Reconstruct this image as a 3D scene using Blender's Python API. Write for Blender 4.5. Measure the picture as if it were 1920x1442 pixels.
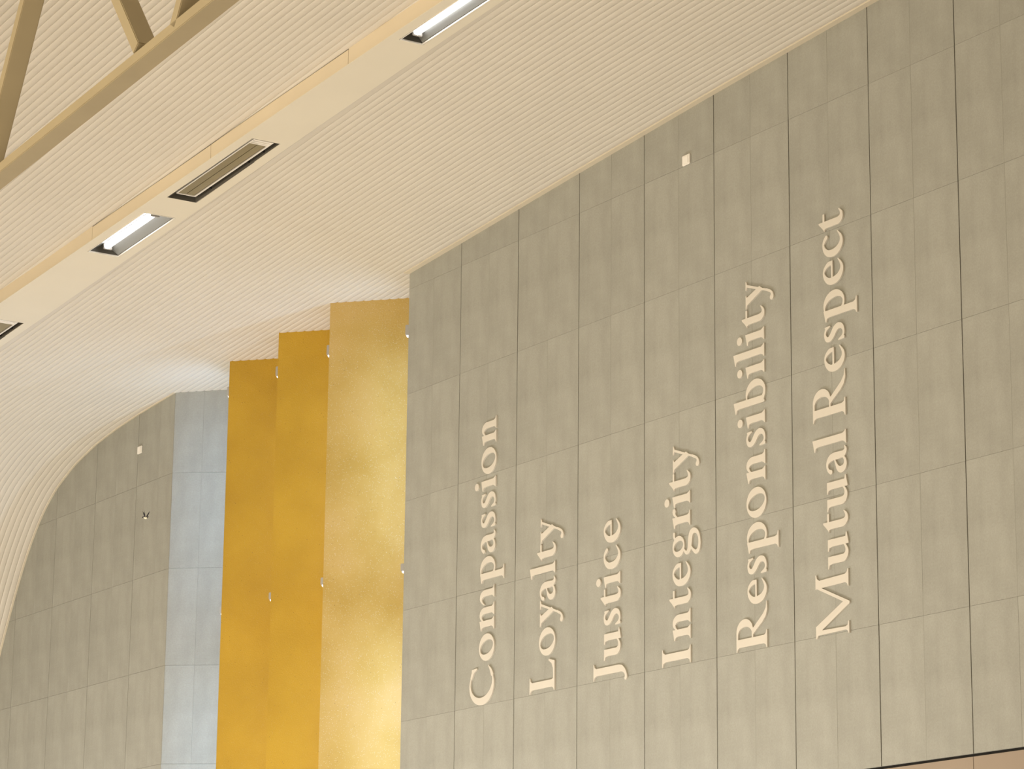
import bpy, bmesh, math, random
import numpy as np
from mathutils import Matrix, Vector

random.seed(7)
for o in list(bpy.data.objects):
    bpy.data.objects.remove(o)
SC = bpy.context.scene
COL = SC.collection

# ------------------------------------------------------------------ camera
cd = bpy.data.cameras.new('camera'); cam = bpy.data.objects.new('camera', cd); COL.objects.link(cam)
CR = (0.99994205, -0.00256600, 0.01045524); CU = (-0.01076552, -0.23833984, 0.97112215); CF = (0.0, 0.97117843, 0.23835365)
cam.matrix_world = Matrix(((CR[0], CU[0], -CF[0], 0), (CR[1], CU[1], -CF[1], 0), (CR[2], CU[2], -CF[2], 0), (0, 0, 0, 1)))
cd.sensor_width = 36; cd.sensor_fit = 'HORIZONTAL'; cd.lens = 5460.2 / 1920 * 36
cd.clip_start = 0.1; cd.clip_end = 200
SC.camera = cam

# hall frame: s runs along the word wall away from the camera, t across the hall, z up
TH = 0.5551209
DS = (-math.sin(TH), math.cos(TH)); DT = (-math.cos(TH), -math.sin(TH)); OX, OY = -1.19082548, 32.2236851
def W(s, t, z):
    return Vector((OX + s * DS[0] + t * DT[0], OY + s * DS[1] + t * DT[1], z))
HALL = Matrix(((DS[0], DT[0], 0, OX), (DS[1], DT[1], 0, OY), (0, 0, 1, 0), (0, 0, 0, 1)))   # (s,t,z) -> world

# ------------------------------------------------------------------ world, lights, exposure
SC.view_settings.view_transform = 'Standard'; SC.view_settings.look = 'None'
SC.view_settings.gamma = 1; SC.view_settings.use_curve_mapping = False
SC.view_settings.exposure = -0.17
wd = bpy.data.worlds.new('world'); SC.world = wd; wd.use_nodes = True
bg = wd.node_tree.nodes['Background']; bg.inputs[0].default_value = (1.0, 0.855, 0.68, 1); bg.inputs[1].default_value = 0.475

def area(name, loc, target, sx, sy, power, color, spread=math.pi):
    l = bpy.data.lights.new(name, 'AREA'); l.shape = 'RECTANGLE'; l.size = sx; l.size_y = sy
    l.energy = power; l.color = color; l.spread = spread
    o = bpy.data.objects.new(name, l); COL.objects.link(o)
    o.location = loc; o.rotation_euler = (Vector(target) - Vector(loc)).to_track_quat('-Z', 'Y').to_euler()
    return o
# added unseen fill lights: one from the side, one low towards the word wall
area('hall_glazing', W(-8, 22, 6.0), W(-6, 0, 3.0), 22, 4, 2500, (1.0, 0.86, 0.66))
area('hall_uplight', W(1.2, 5.0, -1.3), W(1.2, 0.3, 2.6), 22, 1.4, 1330, (1.0, 0.97, 0.94))

area('hall_uplight_left', W(-9, 12, -1.3), W(-6, 8, 9), 14, 3, 620, (1.0, 0.88, 0.72))  # added unseen fill from below, brightens the left part of the ceiling

# ------------------------------------------------------------------ helpers
def link(o, parent=None):
    COL.objects.link(o)
    if parent is not None: o.parent = parent
    return o
def mesh_obj(name, verts, faces, mat, parent=None, smooth=False):
    me = bpy.data.meshes.new(name); me.from_pydata([tuple(v) for v in verts], [], faces); me.validate()
    bm = bmesh.new(); bm.from_mesh(me); bmesh.ops.recalc_face_normals(bm, faces=bm.faces); bm.to_mesh(me); bm.free()
    me.materials.append(mat)
    if smooth: me.polygons.foreach_set('use_smooth', [True] * len(me.polygons))
    o = bpy.data.objects.new(name, me)
    return link(o, parent)
def prism(poly, d0, d1):
    """poly: list of 3-vectors; d0/d1: offset vectors for the two caps"""
    n = len(poly); v = [Vector(p) + Vector(d0) for p in poly] + [Vector(p) + Vector(d1) for p in poly]
    f = [tuple(range(n)), tuple(range(2 * n - 1, n - 1, -1))]
    for i in range(n):
        j = (i + 1) % n; f.append((i, i + n, j + n, j))
    return v, f
def box(s0, s1, t0, t1, z0, z1):
    return prism([(s0, t0, z0), (s1, t0, z0), (s1, t1, z0), (s0, t1, z0)], (0, 0, 0), (0, 0, z1 - z0))
def join(parts):
    V = []; F = []
    for v, f in parts:
        k = len(V); V += list(v); F += [tuple(i + k for i in q) for q in f]
    return V, F
def hall(o):               # put an object written in (s,t,z) into the world
    o.matrix_world = HALL; return o
def hobj(name, vf, mat, parent=None, smooth=False):
    o = mesh_obj(name, vf[0], vf[1], mat, parent, smooth)
    if parent is None: hall(o)
    return o
def bevel(o, w, seg=2):
    bm = bmesh.new(); bm.from_mesh(o.data)
    es = [e for e in bm.edges if e.is_manifold and e.calc_face_angle(0) > 0.5]
    bmesh.ops.bevel(bm, geom=es, offset=w, segments=seg, affect='EDGES', clamp_overlap=True)
    bm.to_mesh(o.data); bm.free(); return o
def empty(name, mat4, label, cat, group=None):
    o = bpy.data.objects.new(name, None); link(o); o.matrix_world = mat4; o.empty_display_size = 0.1
    return tag(o, label, cat, group)
def tag(o, label, cat, group=None):
    o['label'] = label; o['category'] = cat
    if group: o['group'] = group
    return o
def struct(o):
    o['kind'] = 'structure'; return o

# ------------------------------------------------------------------ materials
def new_mat(name):
    m = bpy.data.materials.new(name); m.use_nodes = True
    nt = m.node_tree; b = nt.nodes['Principled BSDF']; return m, nt, b
def N(nt, typ, **kw):
    n = nt.nodes.new(typ)
    for k, v in kw.items():
        if k in n.inputs: n.inputs[k].default_value = v
        else: setattr(n, k, v)
    return n
def ramp(nt, fac, stops):
    r = nt.nodes.new('ShaderNodeValToRGB'); e = r.color_ramp.elements
    e[0].position, e[0].color = stops[0][0], (*stops[0][1], 1)
    e[1].position, e[1].color = stops[-1][0], (*stops[-1][1], 1)
    for p, c in stops[1:-1]:
        q = e.new(p); q.color = (*c, 1)
    nt.links.new(fac, r.inputs[0]); return r
def paint(name, col, rough=0.6, var=0.04, scale=3.0, metallic=0.0, spec=0.3):
    m, nt, b = new_mat(name)
    tc = nt.nodes.new('ShaderNodeTexCoord'); n = N(nt, 'ShaderNodeTexNoise', Scale=scale, Detail=3.0)
    nt.links.new(tc.outputs['Object'], n.inputs['Vector'])
    lo = tuple(max(0, c * (1 - var)) for c in col); hi = tuple(min(1, c * (1 + var)) for c in col)
    r = ramp(nt, n.outputs['Fac'], [(0.3, lo), (0.7, hi)])
    nt.links.new(r.outputs[0], b.inputs['Base Color'])
    b.inputs['Roughness'].default_value = rough; b.inputs['Metallic'].default_value = metallic
    b.inputs['Specular IOR Level'].default_value = spec
    return m
def board(name, dark, mid, light, tint=0.045):
    """pale cement-bonded board: blotchy, fibrous, each board a shade of its own"""
    m, nt, b = new_mat(name)
    L = nt.links.new
    tc = nt.nodes.new('ShaderNodeTexCoord')
    n1 = N(nt, 'ShaderNodeTexNoise', Scale=2.2, Detail=5.0, Roughness=0.65)
    n2 = N(nt, 'ShaderNodeTexNoise', Scale=55.0, Detail=5.0, Roughness=0.8)
    mp = N(nt, 'ShaderNodeMapping'); mp.inputs['Scale'].default_value = (9, 9, 0.7)
    n3 = N(nt, 'ShaderNodeTexNoise', Scale=1.0, Detail=3.0)
    L(tc.outputs['Object'], n1.inputs['Vector']); L(tc.outputs['Object'], n2.inputs['Vector'])
    L(tc.outputs['Object'], mp.inputs['Vector']); L(mp.outputs[0], n3.inputs['Vector'])
    a = N(nt, 'ShaderNodeMath', operation='MULTIPLY_ADD'); L(n1.outputs['Fac'], a.inputs[0]); a.inputs[1].default_value = 0.42
    c = N(nt, 'ShaderNodeMath', operation='MULTIPLY'); L(n2.outputs['Fac'], c.inputs[0]); c.inputs[1].default_value = 0.42
    L(c.outputs[0], a.inputs[2])
    d = N(nt, 'ShaderNodeMath', operation='MULTIPLY_ADD'); L(n3.outputs['Fac'], d.inputs[0]); d.inputs[1].default_value = 0.16
    L(a.outputs[0], d.inputs[2])
    r = ramp(nt, d.outputs[0], [(0.39, dark), (0.5, mid), (0.61, light)])
    oi = nt.nodes.new('ShaderNodeObjectInfo')
    mr = N(nt, 'ShaderNodeMapRange'); L(oi.outputs['Random'], mr.inputs[0])
    mr.inputs[3].default_value = 1 - tint / 2; mr.inputs[4].default_value = 1 + tint / 2
    mx = N(nt, 'ShaderNodeVectorMath', operation='SCALE'); L(r.outputs[0], mx.inputs[0]); L(mr.outputs[0], mx.inputs['Scale'])
    L(mx.outputs[0], b.inputs['Base Color'])
    bp = N(nt, 'ShaderNodeBump', Strength=0.35, Distance=0.004); L(n2.outputs['Fac'], bp.inputs['Height']); L(bp.outputs[0], b.inputs['Normal'])
    b.inputs['Roughness'].default_value = 0.85; b.inputs['Specular IOR Level'].default_value = 0.2
    return m
def pitted(name, lo, mid, hi, glint=0.12):
    """ochre sprayed plaster with pits and pale grains"""
    m, nt, b = new_mat(name); L = nt.links.new
    tc = nt.nodes.new('ShaderNodeTexCoord')
    n1 = N(nt, 'ShaderNodeTexNoise', Scale=1.3, Detail=4.0)
    n2 = N(nt, 'ShaderNodeTexNoise', Scale=70.0, Detail=3.0, Roughness=0.6)
    vo = N(nt, 'ShaderNodeTexVoronoi', Scale=26.0); vo.feature = 'F1'
    for n in (n1, n2, vo): L(tc.outputs['Object'], n.inputs['Vector'])
    r = ramp(nt, n1.outputs['Fac'], [(0.3, lo), (0.5, mid), (0.7, hi)])
    pit = ramp(nt, vo.outputs['Distance'], [(0.06, (0, 0, 0)), (0.12, (1, 1, 1))])
    wn = N(nt, 'ShaderNodeTexWhiteNoise'); wn.noise_dimensions = '3D'; L(vo.outputs['Position'], wn.inputs['Vector'])
    sel = N(nt, 'ShaderNodeMath', operation='GREATER_THAN'); L(wn.outputs['Value'], sel.inputs[0]); sel.inputs[1].default_value = 0.22
    mxm = N(nt, 'ShaderNodeMath', operation='MAXIMUM'); L(sel.outputs[0], mxm.inputs[0]); L(pit.outputs[0], mxm.inputs[1])
    mix = N(nt, 'ShaderNodeMix'); mix.data_type = 'RGBA'; L(mxm.outputs[0], mix.inputs[0])
    mix.inputs[6].default_value = (lo[0] * 0.45, lo[1] * 0.42, lo[2] * 0.6, 1); L(r.outputs[0], mix.inputs[7])
    vg = N(nt, 'ShaderNodeTexVoronoi', Scale=150.0); L(tc.outputs['Object'], vg.inputs['Vector'])
    wg = N(nt, 'ShaderNodeTexWhiteNoise'); wg.noise_dimensions = '3D'; L(vg.outputs['Position'], wg.inputs['Vector'])
    g1 = N(nt, 'ShaderNodeMath', operation='GREATER_THAN'); L(wg.outputs['Value'], g1.inputs[0]); g1.inputs[1].default_value = 0.93
    g2 = N(nt, 'ShaderNodeMath', operation='LESS_THAN'); L(vg.outputs['Distance'], g2.inputs[0]); g2.inputs[1].default_value = 0.38
    g3 = N(nt, 'ShaderNodeMath', operation='MULTIPLY'); L(g1.outputs[0], g3.inputs[0]); L(g2.outputs[0], g3.inputs[1])
    g4 = N(nt, 'ShaderNodeMath', operation='MULTIPLY'); L(g3.outputs[0], g4.inputs[0]); g4.inputs[1].default_value = glint
    mg = N(nt, 'ShaderNodeMix'); mg.data_type = 'RGBA'; L(g4.outputs[0], mg.inputs[0]); L(mix.outputs[2], mg.inputs[6]); mg.inputs[7].default_value = (0.75, 0.72, 0.66, 1)  # glints of lamp light painted into the colour as white specks
    L(mg.outputs[2], b.inputs['Base Color'])
    bp = N(nt, 'ShaderNodeBump', Strength=0.6, Distance=0.006)
    ad = N(nt, 'ShaderNodeMath', operation='MULTIPLY_ADD'); L(mxm.outputs[0], ad.inputs[0]); ad.inputs[1].default_value = 0.6; L(n2.outputs['Fac'], ad.inputs[2])
    L(ad.outputs[0], bp.inputs['Height']); L(bp.outputs[0], b.inputs['Normal'])
    b.inputs['Roughness'].default_value = 0.55; b.inputs['Specular IOR Level'].default_value = 0.45
    return m
def emitter(name, col, st):
    m, nt, b = new_mat(name)
    b.inputs['Base Color'].default_value = (0.9, 0.9, 0.9, 1)
    b.inputs['Emission Color'].default_value = (*col, 1); b.inputs['Emission Strength'].default_value = st
    return m

M_BOARD = board('cement_board', (0.31, 0.302, 0.255), (0.35, 0.342, 0.29), (0.395, 0.387, 0.332))
M_SHADOW = paint('joint_black', (0.03, 0.028, 0.025), 0.9)
M_CEIL = paint('ribbed_sheet_paint', (0.685, 0.63, 0.53), 0.55, 0.02, 1.2)
M_BULK = paint('bulkhead_paint', (0.76, 0.70, 0.565), 0.6, 0.015, 1.5)
M_FASCIA = paint('fascia_paint', (0.72, 0.62, 0.45), 0.6, 0.02, 1.5)
M_TRIM = paint('edge_trim_paint', (0.70, 0.62, 0.47), 0.5, 0.02)
M_LETTER = paint('letter_cream', (0.66, 0.61, 0.515), 0.5, 0.015, 6)
M_YEL = pitted('ochre_plaster', (0.43, 0.245, 0.007), (0.48, 0.28, 0.010), (0.53, 0.315, 0.015))
M_YEL_LIT = pitted('pale_ochre_plaster', (0.45, 0.28, 0.05), (0.51, 0.33, 0.08), (0.56, 0.37, 0.12), 0.6)  # lit copy of the ochre: lamplight paleness put into the base colour
M_SOFFIT = paint('beige_lining', (0.33, 0.26, 0.19), 0.45, 0.03, 2)
M_STEEL = paint('truss_paint', (0.40, 0.33, 0.20), 0.5, 0.04, 2)
M_FLOOR = paint('floor_stone', (0.42, 0.37, 0.29), 0.5, 0.08, 2)
M_DARKMETAL = paint('dark_metal', (0.13, 0.12, 0.10), 0.5)
M_REFL = paint('reflector_metal', (0.26, 0.26, 0.24), 0.4, 0.02, 3, metallic=0.5)
M_WHITE = paint('white_plastic', (0.88, 0.84, 0.76), 0.4, 0.01)
M_SLAT = paint('heater_panel', (0.27, 0.23, 0.14), 0.45, 0.04, 6)
M_BODY = paint('heater_body', (0.34, 0.27, 0.19), 0.5)
M_GREYFIX = paint('lamp_body_grey', (0.42, 0.40, 0.37), 0.45)
M_TUBE = emitter('lamp_tube', (0.98, 0.98, 1.0), 7.0)
M_STRIP = emitter('strip_lamp', (0.90, 0.95, 1.0), 2.0)
M_FEATHER_D = paint('dark_feather', (0.03, 0.03, 0.04), 0.6, 0.3, 40)
M_FEATHER_W = paint('pale_feather', (0.72, 0.70, 0.60), 0.7, 0.1, 40)

# ------------------------------------------------------------------ ceiling profile
_hs = np.array([(-30, 11.1), (-24, 10.75), (-16, 10.25), (-8.36, 9.765), (-5.95, 9.622), (-3.55, 9.46), (-1.14, 9.285), (0, 9.205), (5.39, 8.822),
                (6.47, 8.748), (7.14, 8.685), (7.8, 8.595), (8.52, 8.43), (9.15, 8.19), (9.6, 7.90), (10.03, 7.46), (10.38, 6.97),
                (10.87, 6.15), (11.3, 5.3), (11.75, 4.0), (12.1, 2.6), (12.5, 0.6), (12.8, -1.6)])
_xs = np.linspace(-29, 12.8, 4000); _zs = np.interp(_xs, _hs[:, 0], _hs[:, 1]); _k = np.ones(31) / 31
_zs = np.convolve(np.pad(_zs, 15, mode='edge'), _k, 'valid')
def h(s): return float(np.interp(s, _xs, _zs))

PER = 0.0815; RIB = 0.013
PROF = [(u, RIB * (1 - min(1.0, abs(math.sin(math.pi * u)) ** 0.32 * 1.0))) for u in (0.0, 0.025, 0.07, 0.14, 0.28, 0.5, 0.72, 0.86, 0.93, 0.975)]
def s_samples():
    a = list(np.arange(-24, 6.0, 0.6)) + list(np.arange(6.0, 12.61, 0.16)); return a
def rib_sheet(name, tl, tr, lift=0.0, clampf=lambda s, t: t, s_list=None):
    """tl(s), tr(s): the sheet spans tr..tl; ribs stay parallel to the hall axis"""
    S = s_list or s_samples()
    ts = []
    k0 = math.floor(tr[0] / PER) ; t = k0 * PER
    while t < tl[0] + PER:
        for u, dz in PROF: ts.append((t + u * PER, dz))
        t += PER
    V = []; F = []; n = None
    ts = [(t, d) for t, d in ts if t >= tr[0] and t <= tl[0]]
    n = len(ts)
    nrm = []
    for i, s in enumerate(S):
        ds = 0.02; g = (h(s + ds) - h(s - ds)) / (2 * ds); L = math.hypot(1, g)
        for t, d in ts: V.append((s - g / L * d, clampf(s, t), h(s) + lift + d / L))
    for i in range(len(S) - 1):
        for j in range(n - 1):
            a = i * n + j; F.append((a, a + 1, a + n + 1, a + n))
    me = bpy.data.meshes.new(name); me.from_pydata(V, [], F); me.materials.append(M_CEIL)
    me.polygons.foreach_set('use_smooth', [True] * len(me.polygons))
    o = bpy.data.objects.new(name, me); link(o)
    return o

# floor and ceiling
fl = hobj('floor', box(-34, 13, -1.6, 30, -1.8, -1.6), M_FLOOR); struct(fl)
ceiling = bpy.data.objects.new('ceiling', None); link(ceiling); ceiling.matrix_world = HALL; struct(ceiling)
def TR(s): return 3.07 + 0.0095 * s
def TL(s): return 3.66 + 0.028 * s
def TL2(s): return TL(s) + 0.004
a = rib_sheet('ribbed_sheet', (3.3, 0), (-1.75, 0), 0.0, lambda s, t: min(t, TR(s) + 0.03)); a.parent = ceiling; a['kind'] = 'stuff'
LIFT = 0.15
b_ = rib_sheet('ribbed_sheet', (16.3, 0), (2.9, 0), LIFT, lambda s, t: max(t, TL(s) - 0.03)); b_.parent = ceiling; b_['kind'] = 'stuff'

# ------------------------------------------------------------------ bulkhead with openings
OPEN = [('light', -7.06, -5.66), ('vent', -2.84, -0.95), ('light', -0.43, 0.98), ('vent', 3.62, 5.5)]
def otr(s): return TR(s) + 0.115
def otl(s): return TL(s) - 0.11
bulk = empty('ceiling_bulkhead', HALL, 'smooth cream bulkhead strip between two ribbed ceiling fields, holding lamps and heaters', 'bulkhead')
BD = 0.035   # how far the bulkhead hangs below the ribs
def zb(s): return h(s) - 0.012
segs = []; cur = -24.0
V = []; F = []
def quad_slab(s0, s1, f0, f1, n=1):
    """slab between t=f0(s) and t=f1(s), bottom at zb, top 0.03 above"""
    out = []
    for i in range(n):
        a, b = s0 + (s1 - s0) * i / n, s0 + (s1 - s0) * (i + 1) / n
        v = [(a, f0(a), zb(a)), (b, f0(b), zb(b)), (b, f1(b), zb(b)), (a, f1(a), zb(a))]
        v += [(x, y, z + 0.006) for x, y, z in v]
        out.append((v, [(0, 1, 2, 3), (7, 6, 5, 4), (0, 4, 5, 1), (1, 5, 6, 2), (2, 6, 7, 3), (3, 7, 4, 0)]))
    return out
P = []
for kind, s0, s1 in OPEN:
    P += quad_slab(cur, s0, TR, TL2, max(1, int((s0 - cur) / 0.2)))
    P += quad_slab(s0, s1, TR, otr, 8) + quad_slab(s0, s1, otl, TL2, 8)
    cur = s1
P += quad_slab(cur, 7.8, TR, TL2, 8); P += quad_slab(7.8, 12.5, TR, TL2, 40)
hobj('soffit_board', join(P), M_BULK, bulk)
# right edge lip and left fascia boards with open joints
fj = [-24, -19.6, -16.1, -13.3, -10.5, -7.7, -4.92, -2.14, 0.63, 3.42, 6.2, 9.0, 10.6, 12.2]
for i in range(len(fj) - 1):
    a, b = fj[i] + 0.004, fj[i + 1] - 0.004
    gap = 0.007 if i in (6, 7) else 0.0
    n = 6; pts = [(a + (b - a) * k / n) for k in range(n + 1)]
    V = []; F = []
    for s in pts:
        z0, z1 = zb(s) + 0.004, h(s) + LIFT + (0.022 if not gap else -gap)
        V += [(s, TL(s), z0), (s, TL(s) - 0.018, z0), (s, TL(s) - 0.018, z1), (s, TL(s), z1)]
    for k in range(n):
        for q in range(4):
            r = (q + 1) % 4; F.append((k * 4 + q, k * 4 + r, k * 4 + 4 + r, k * 4 + 4 + q))
    F.append((0, 1, 2, 3)); F.append((n * 4 + 3, n * 4 + 2, n * 4 + 1, n * 4))
    hobj('fascia_board', (V, F), M_FASCIA, bulk)
# closed top of the bulkhead void
V = []; F = []; pts = [-24 + 0.6 * i for i in range(61)]
for s in pts: V += [(s, TR(s) - 0.1, h(s) + 0.36), (s, TL(s) + 0.02, h(s) + 0.36), (s, TL(s) - 0.03, h(s) + 0.2)]
for i in range(len(pts) - 1): F += [(3 * i, 3 * i + 1, 3 * i + 4, 3 * i + 3)]
hobj('void_cover', (V, F), M_SHADOW, bulk)

def framed(s0):    # local frame at an opening: x along strip (down the slope), y across, z up
    g = (h(s0 + 0.5) - h(s0 - 0.5)); ang = math.atan(g)
    sk = math.atan(0.02)
    m = HALL @ Matrix.Translation((s0, (otr(s0) + otl(s0)) / 2, zb(s0))) @ Matrix.Rotation(sk, 4, 'Z') @ Matrix.Rotation(-ang, 4, 'Y')
    return m
def liner(L, wd_, dp, th=0.004, bottom=0.0):
    """open-bottomed box lining an opening"""
    x, y = L / 2, wd_ / 2
    return join([box(-x, x, -y, -y + th, bottom, dp), box(-x, x, y - th, y, bottom, dp), box(-x, -x + th, -y, y, bottom, dp), box(x - th, x, -y, y, bottom, dp), box(-x, x, -y, y, dp, dp + th)])
def obj_in(parent, name, vf, mat, bev=0.0, smooth=False):
    o = mesh_obj(name, vf[0], vf[1], mat, parent, smooth)
    if bev: bevel(o, bev)
    return o
def tubeX(x0, x1, y, z, r, n=12):
    V = []; F = []
    for x in (x0, x1):
        for k in range(n):
            a = 2 * math.pi * k / n; V.append((x, y + r * math.cos(a), z + r * math.sin(a)))
    for k in range(n): F.append((k, (k + 1) % n, n + (k + 1) % n, n + k))
    F.append(tuple(range(n))); F.append(tuple(range(2 * n - 1, n - 1, -1)))
    return V, F
LAB_L = {-7.06: 'recessed lamp with a glowing white tube in the bulkhead at the upper edge, nearest lamp',
         -0.43: 'recessed lamp with a glowing white tube, farther down the bulkhead beyond the heater'}
LAB_V = {-2.84: 'recessed heater with two brown panels in a cream frame, between the two glowing lamps',
         3.62: 'recessed heater cut off by the left edge, farthest along the bulkhead'}
for kind, s0, s1 in OPEN:
    sm = (s0 + s1) / 2; L = s1 - s0; wd_ = otl(sm) - otr(sm); M = framed(sm)
    if kind == 'light':
        t = empty('recessed_light', M, LAB_L.get(s0), 'ceiling light', 'recessed lamps in the bulkhead')
        obj_in(t, 'housing', liner(L, wd_, 0.13), M_DARKMETAL)
        x, y = L / 2 - 0.02, wd_ / 2 - 0.012
        # slanting reflector wings either side of the tube
        refl = join([prism([(-x, -y, 0.012), (-x, -0.05, 0.085), (-x, -0.05, 0.089), (-x, -y, 0.016)], (0, 0, 0), (2 * x, 0, 0)),
                     prism([(-x, y, 0.012), (-x, 0.05, 0.085), (-x, 0.05, 0.089), (-x, y, 0.016)], (0, 0, 0), (2 * x, 0, 0))])
        obj_in(t, 'reflector', refl, M_REFL)
        obj_in(t, 'tube', tubeX(-L / 2 + 0.13, L / 2 - 0.13, 0.012, 0.058, 0.038), M_TUBE, smooth=False)
        for q in (-1, 1):
            xx = q * (L / 2 - 0.115); obj_in(t, 'tube_holder', box(xx - 0.014, xx + 0.014, -0.05, 0.05, 0.02, 0.12), M_GREYFIX, 0.004)
        al = bpy.data.lights.new('lamp_glow', 'AREA'); al.shape = 'RECTANGLE'; al.size = L - 0.3; al.size_y = 0.08; al.energy = 4; al.color = (1, 0.98, 0.94)
        lo = bpy.data.objects.new('lamp_glow', al); link(lo, t); lo.location = (0, 0, 0.0)
        # a thin polished rim
        obj_in(t, 'rim', join([box(-L / 2, L / 2, -wd_ / 2, -wd_ / 2 + 0.006, -0.004, 0.01), box(-L / 2, L / 2, wd_ / 2 - 0.006, wd_ / 2, -0.004, 0.01),
                               box(-L / 2, -L / 2 + 0.008, -wd_ / 2, wd_ / 2, -0.004, 0.01), box(L / 2 - 0.008, L / 2, -wd_ / 2, wd_ / 2, -0.004, 0.01)]), M_WHITE)
    else:
        t = empty('ceiling_heater', M, LAB_V.get(s0), 'ceiling heater', 'heaters in the bulkhead')
        obj_in(t, 'housing', liner(L, wd_, 0.13), M_DARKMETAL)
        x0, x1 = -L / 2 + 0.03, L / 2 - 0.10; y0, y1 = -wd_ / 2 + 0.055, wd_ / 2 - 0.044
        z = 0.02
        fr = join([box(x0, x1, y0, y0 + 0.014, z, z + 0.016), box(x0, x1, y1 - 0.014, y1, z, z + 0.016), box(x0, x0 + 0.014, y0, y1, z, z + 0.016), box(x1 - 0.014, x1, y0, y1, z, z + 0.016)])
        obj_in(t, 'frame', fr, M_WHITE)
        ym = (y0 + y1) / 2
        for ya, yb in ((y0 + 0.026, ym - 0.004), (ym + 0.004, y1 - 0.018)):
            obj_in(t, 'panel', box(x0 + 0.16, x1 - 0.018, ya, yb, z + 0.008, z + 0.022), M_SLAT, 0.0015)
        obj_in(t, 'back_plate', box(x0 + 0.014, x1 - 0.014, y0 + 0.014, y1 - 0.014, z + 0.024, z + 0.028), M_SHADOW)
        obj_in(t, 'heater_body', join([box(x0 + 0.004, x1 - 0.004, y0 + 0.003, y0 + 0.012, z + 0.016, 0.11), box(x0 + 0.004, x1 - 0.004, y1 - 0.012, y1 - 0.003, z + 0.016, 0.11), box(x0 + 0.004, x1 - 0.004, y0 + 0.004, y1 - 0.004, 0.104, 0.111)]), M_BODY)
        # ridged cream cover at the near end
        obj_in(t, 'end_cover', join([box(x0 + 0.012, x0 + 0.155, y0 + 0.012, y1 - 0.012, z + 0.008, z + 0.022)] +
               [box(x0 + 0.03 + 0.045 * k, x0 + 0.048 + 0.045 * k, y0 + 0.012, y1 - 0.012, z + 0.001, z + 0.009) for k in range(3)]), M_WHITE)
        for q in (-0.5, -0.15, 0.3):
            obj_in(t, 'bracket', box(q * L, q * L + 0.012, -wd_ / 2 + 0.004, y0, 0.03, 0.10) if q > -0.5 else box(-0.32 * L, -0.32 * L + 0.012, -wd_ / 2 + 0.004, y0, 0.03, 0.10), M_SHADOW)

# ------------------------------------------------------------------ word wall (wall_right)
RH = 1.24364; Z0 = 4.0460; ZROW = [Z0 + RH * k for k in range(-1, 6)]   # row joints
wr = bpy.data.objects.new('wall_right', None); link(wr); wr.matrix_world = HALL; struct(wr)
# dark backing behind the joints
top = [(s, h(s) + 0.02) for s in np.linspace(-0.06, -20, 30)]
poly = [(-20, -0.03, -1.6), (-0.06, -0.03, -1.6)] + [(s, -0.03, z) for s, z in top]
hobj('backing', prism(poly, (0, 0, 0), (0, -0.12, 0)), M_SHADOW, wr)
SHARED = {}
def panel(parent, u0, u1, z0, z1, t, mat, name='panel', topf=None, gu=(0.005, 0.005), gz=0.0008, th=0.024, M=None):
    """board in the wall plane; u is the distance along the plane"""
    a, b = u0 + gu[0], u1 - gu[1]; c = z0 + gz; d0 = d1 = z1 - gz
    if topf: d0 = min(d0, topf(a)); d1 = min(d1, topf(b))
    if d0 - c < 0.01 and d1 - c < 0.01: return None
    d0 = max(d0, c + 0.004); d1 = max(d1, c + 0.004)
    w = round(b - a, 4); e0 = round(d0 - c, 4); e1 = round(d1 - c, 4)
    key = (w, e0, e1, mat.name, th, name)
    if key not in SHARED:
        be = 0.0006
        V = [(0, -th, 0), (w, -th, 0), (w, -th, e1), (0, -th, e0),
             (0, -be, 0), (w, -be, 0), (w, -be, e1), (0, -be, e0),
             (be, 0, be), (w - be, 0, be), (w - be, 0, max(e1 - be, be * 1.5)), (be, 0, max(e0 - be, be * 1.5))]
        F = [(3, 2, 1, 0), (8, 9, 10, 11)]
        for q in range(4):
            r = (q + 1) % 4; F += [(q, r, 4 + r, 4 + q), (4 + q, 4 + r, 8 + r, 8 + q)]
        me = bpy.data.meshes.new(name); me.from_pydata(V, [], F)
        bm = bmesh.new(); bm.from_mesh(me); bmesh.ops.recalc_face_normals(bm, faces=bm.faces); bm.to_mesh(me); bm.free()
        me.materials.append(mat); SHARED[key] = me
    o = bpy.data.objects.new(name, SHARED[key]); link(o, parent)
    loc = Matrix.Translation((a, t, c))
    o.matrix_local = (M @ loc) if M is not None else loc
    return o
edges = [0.0] + [-1.1620 - 1.2 * k for k in range(16)]
hh = lambda s: h(s) + 0.004
for k in range(len(edges) - 1):
    e1, e0 = edges[k], edges[k + 1]; mid = e0 + 0.6 if k else e0 + 0.6
    for r in range(len(ZROW) - 1):
        g0 = 0.0055
        jit = random.uniform(-0.0006, 0.0006)
        panel(wr, e0, mid, ZROW[r] + (0.012 if r == 0 else 0), ZROW[r + 1], jit, M_BOARD, topf=hh, gu=(g0, 0.0006))
        panel(wr, mid, e1, ZROW[r] + (0.012 if r == 0 else 0), ZROW[r + 1], jit + random.uniform(-0.0006, 0.0006), M_BOARD, topf=hh, gu=(0.0006, g0 if k else 0.0))
    panel(wr, e0, e1, -1.59, ZROW[0] - 0.012, 0.004, M_SOFFIT, 'lining_panel', gu=(0.003, 0.003))

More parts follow.
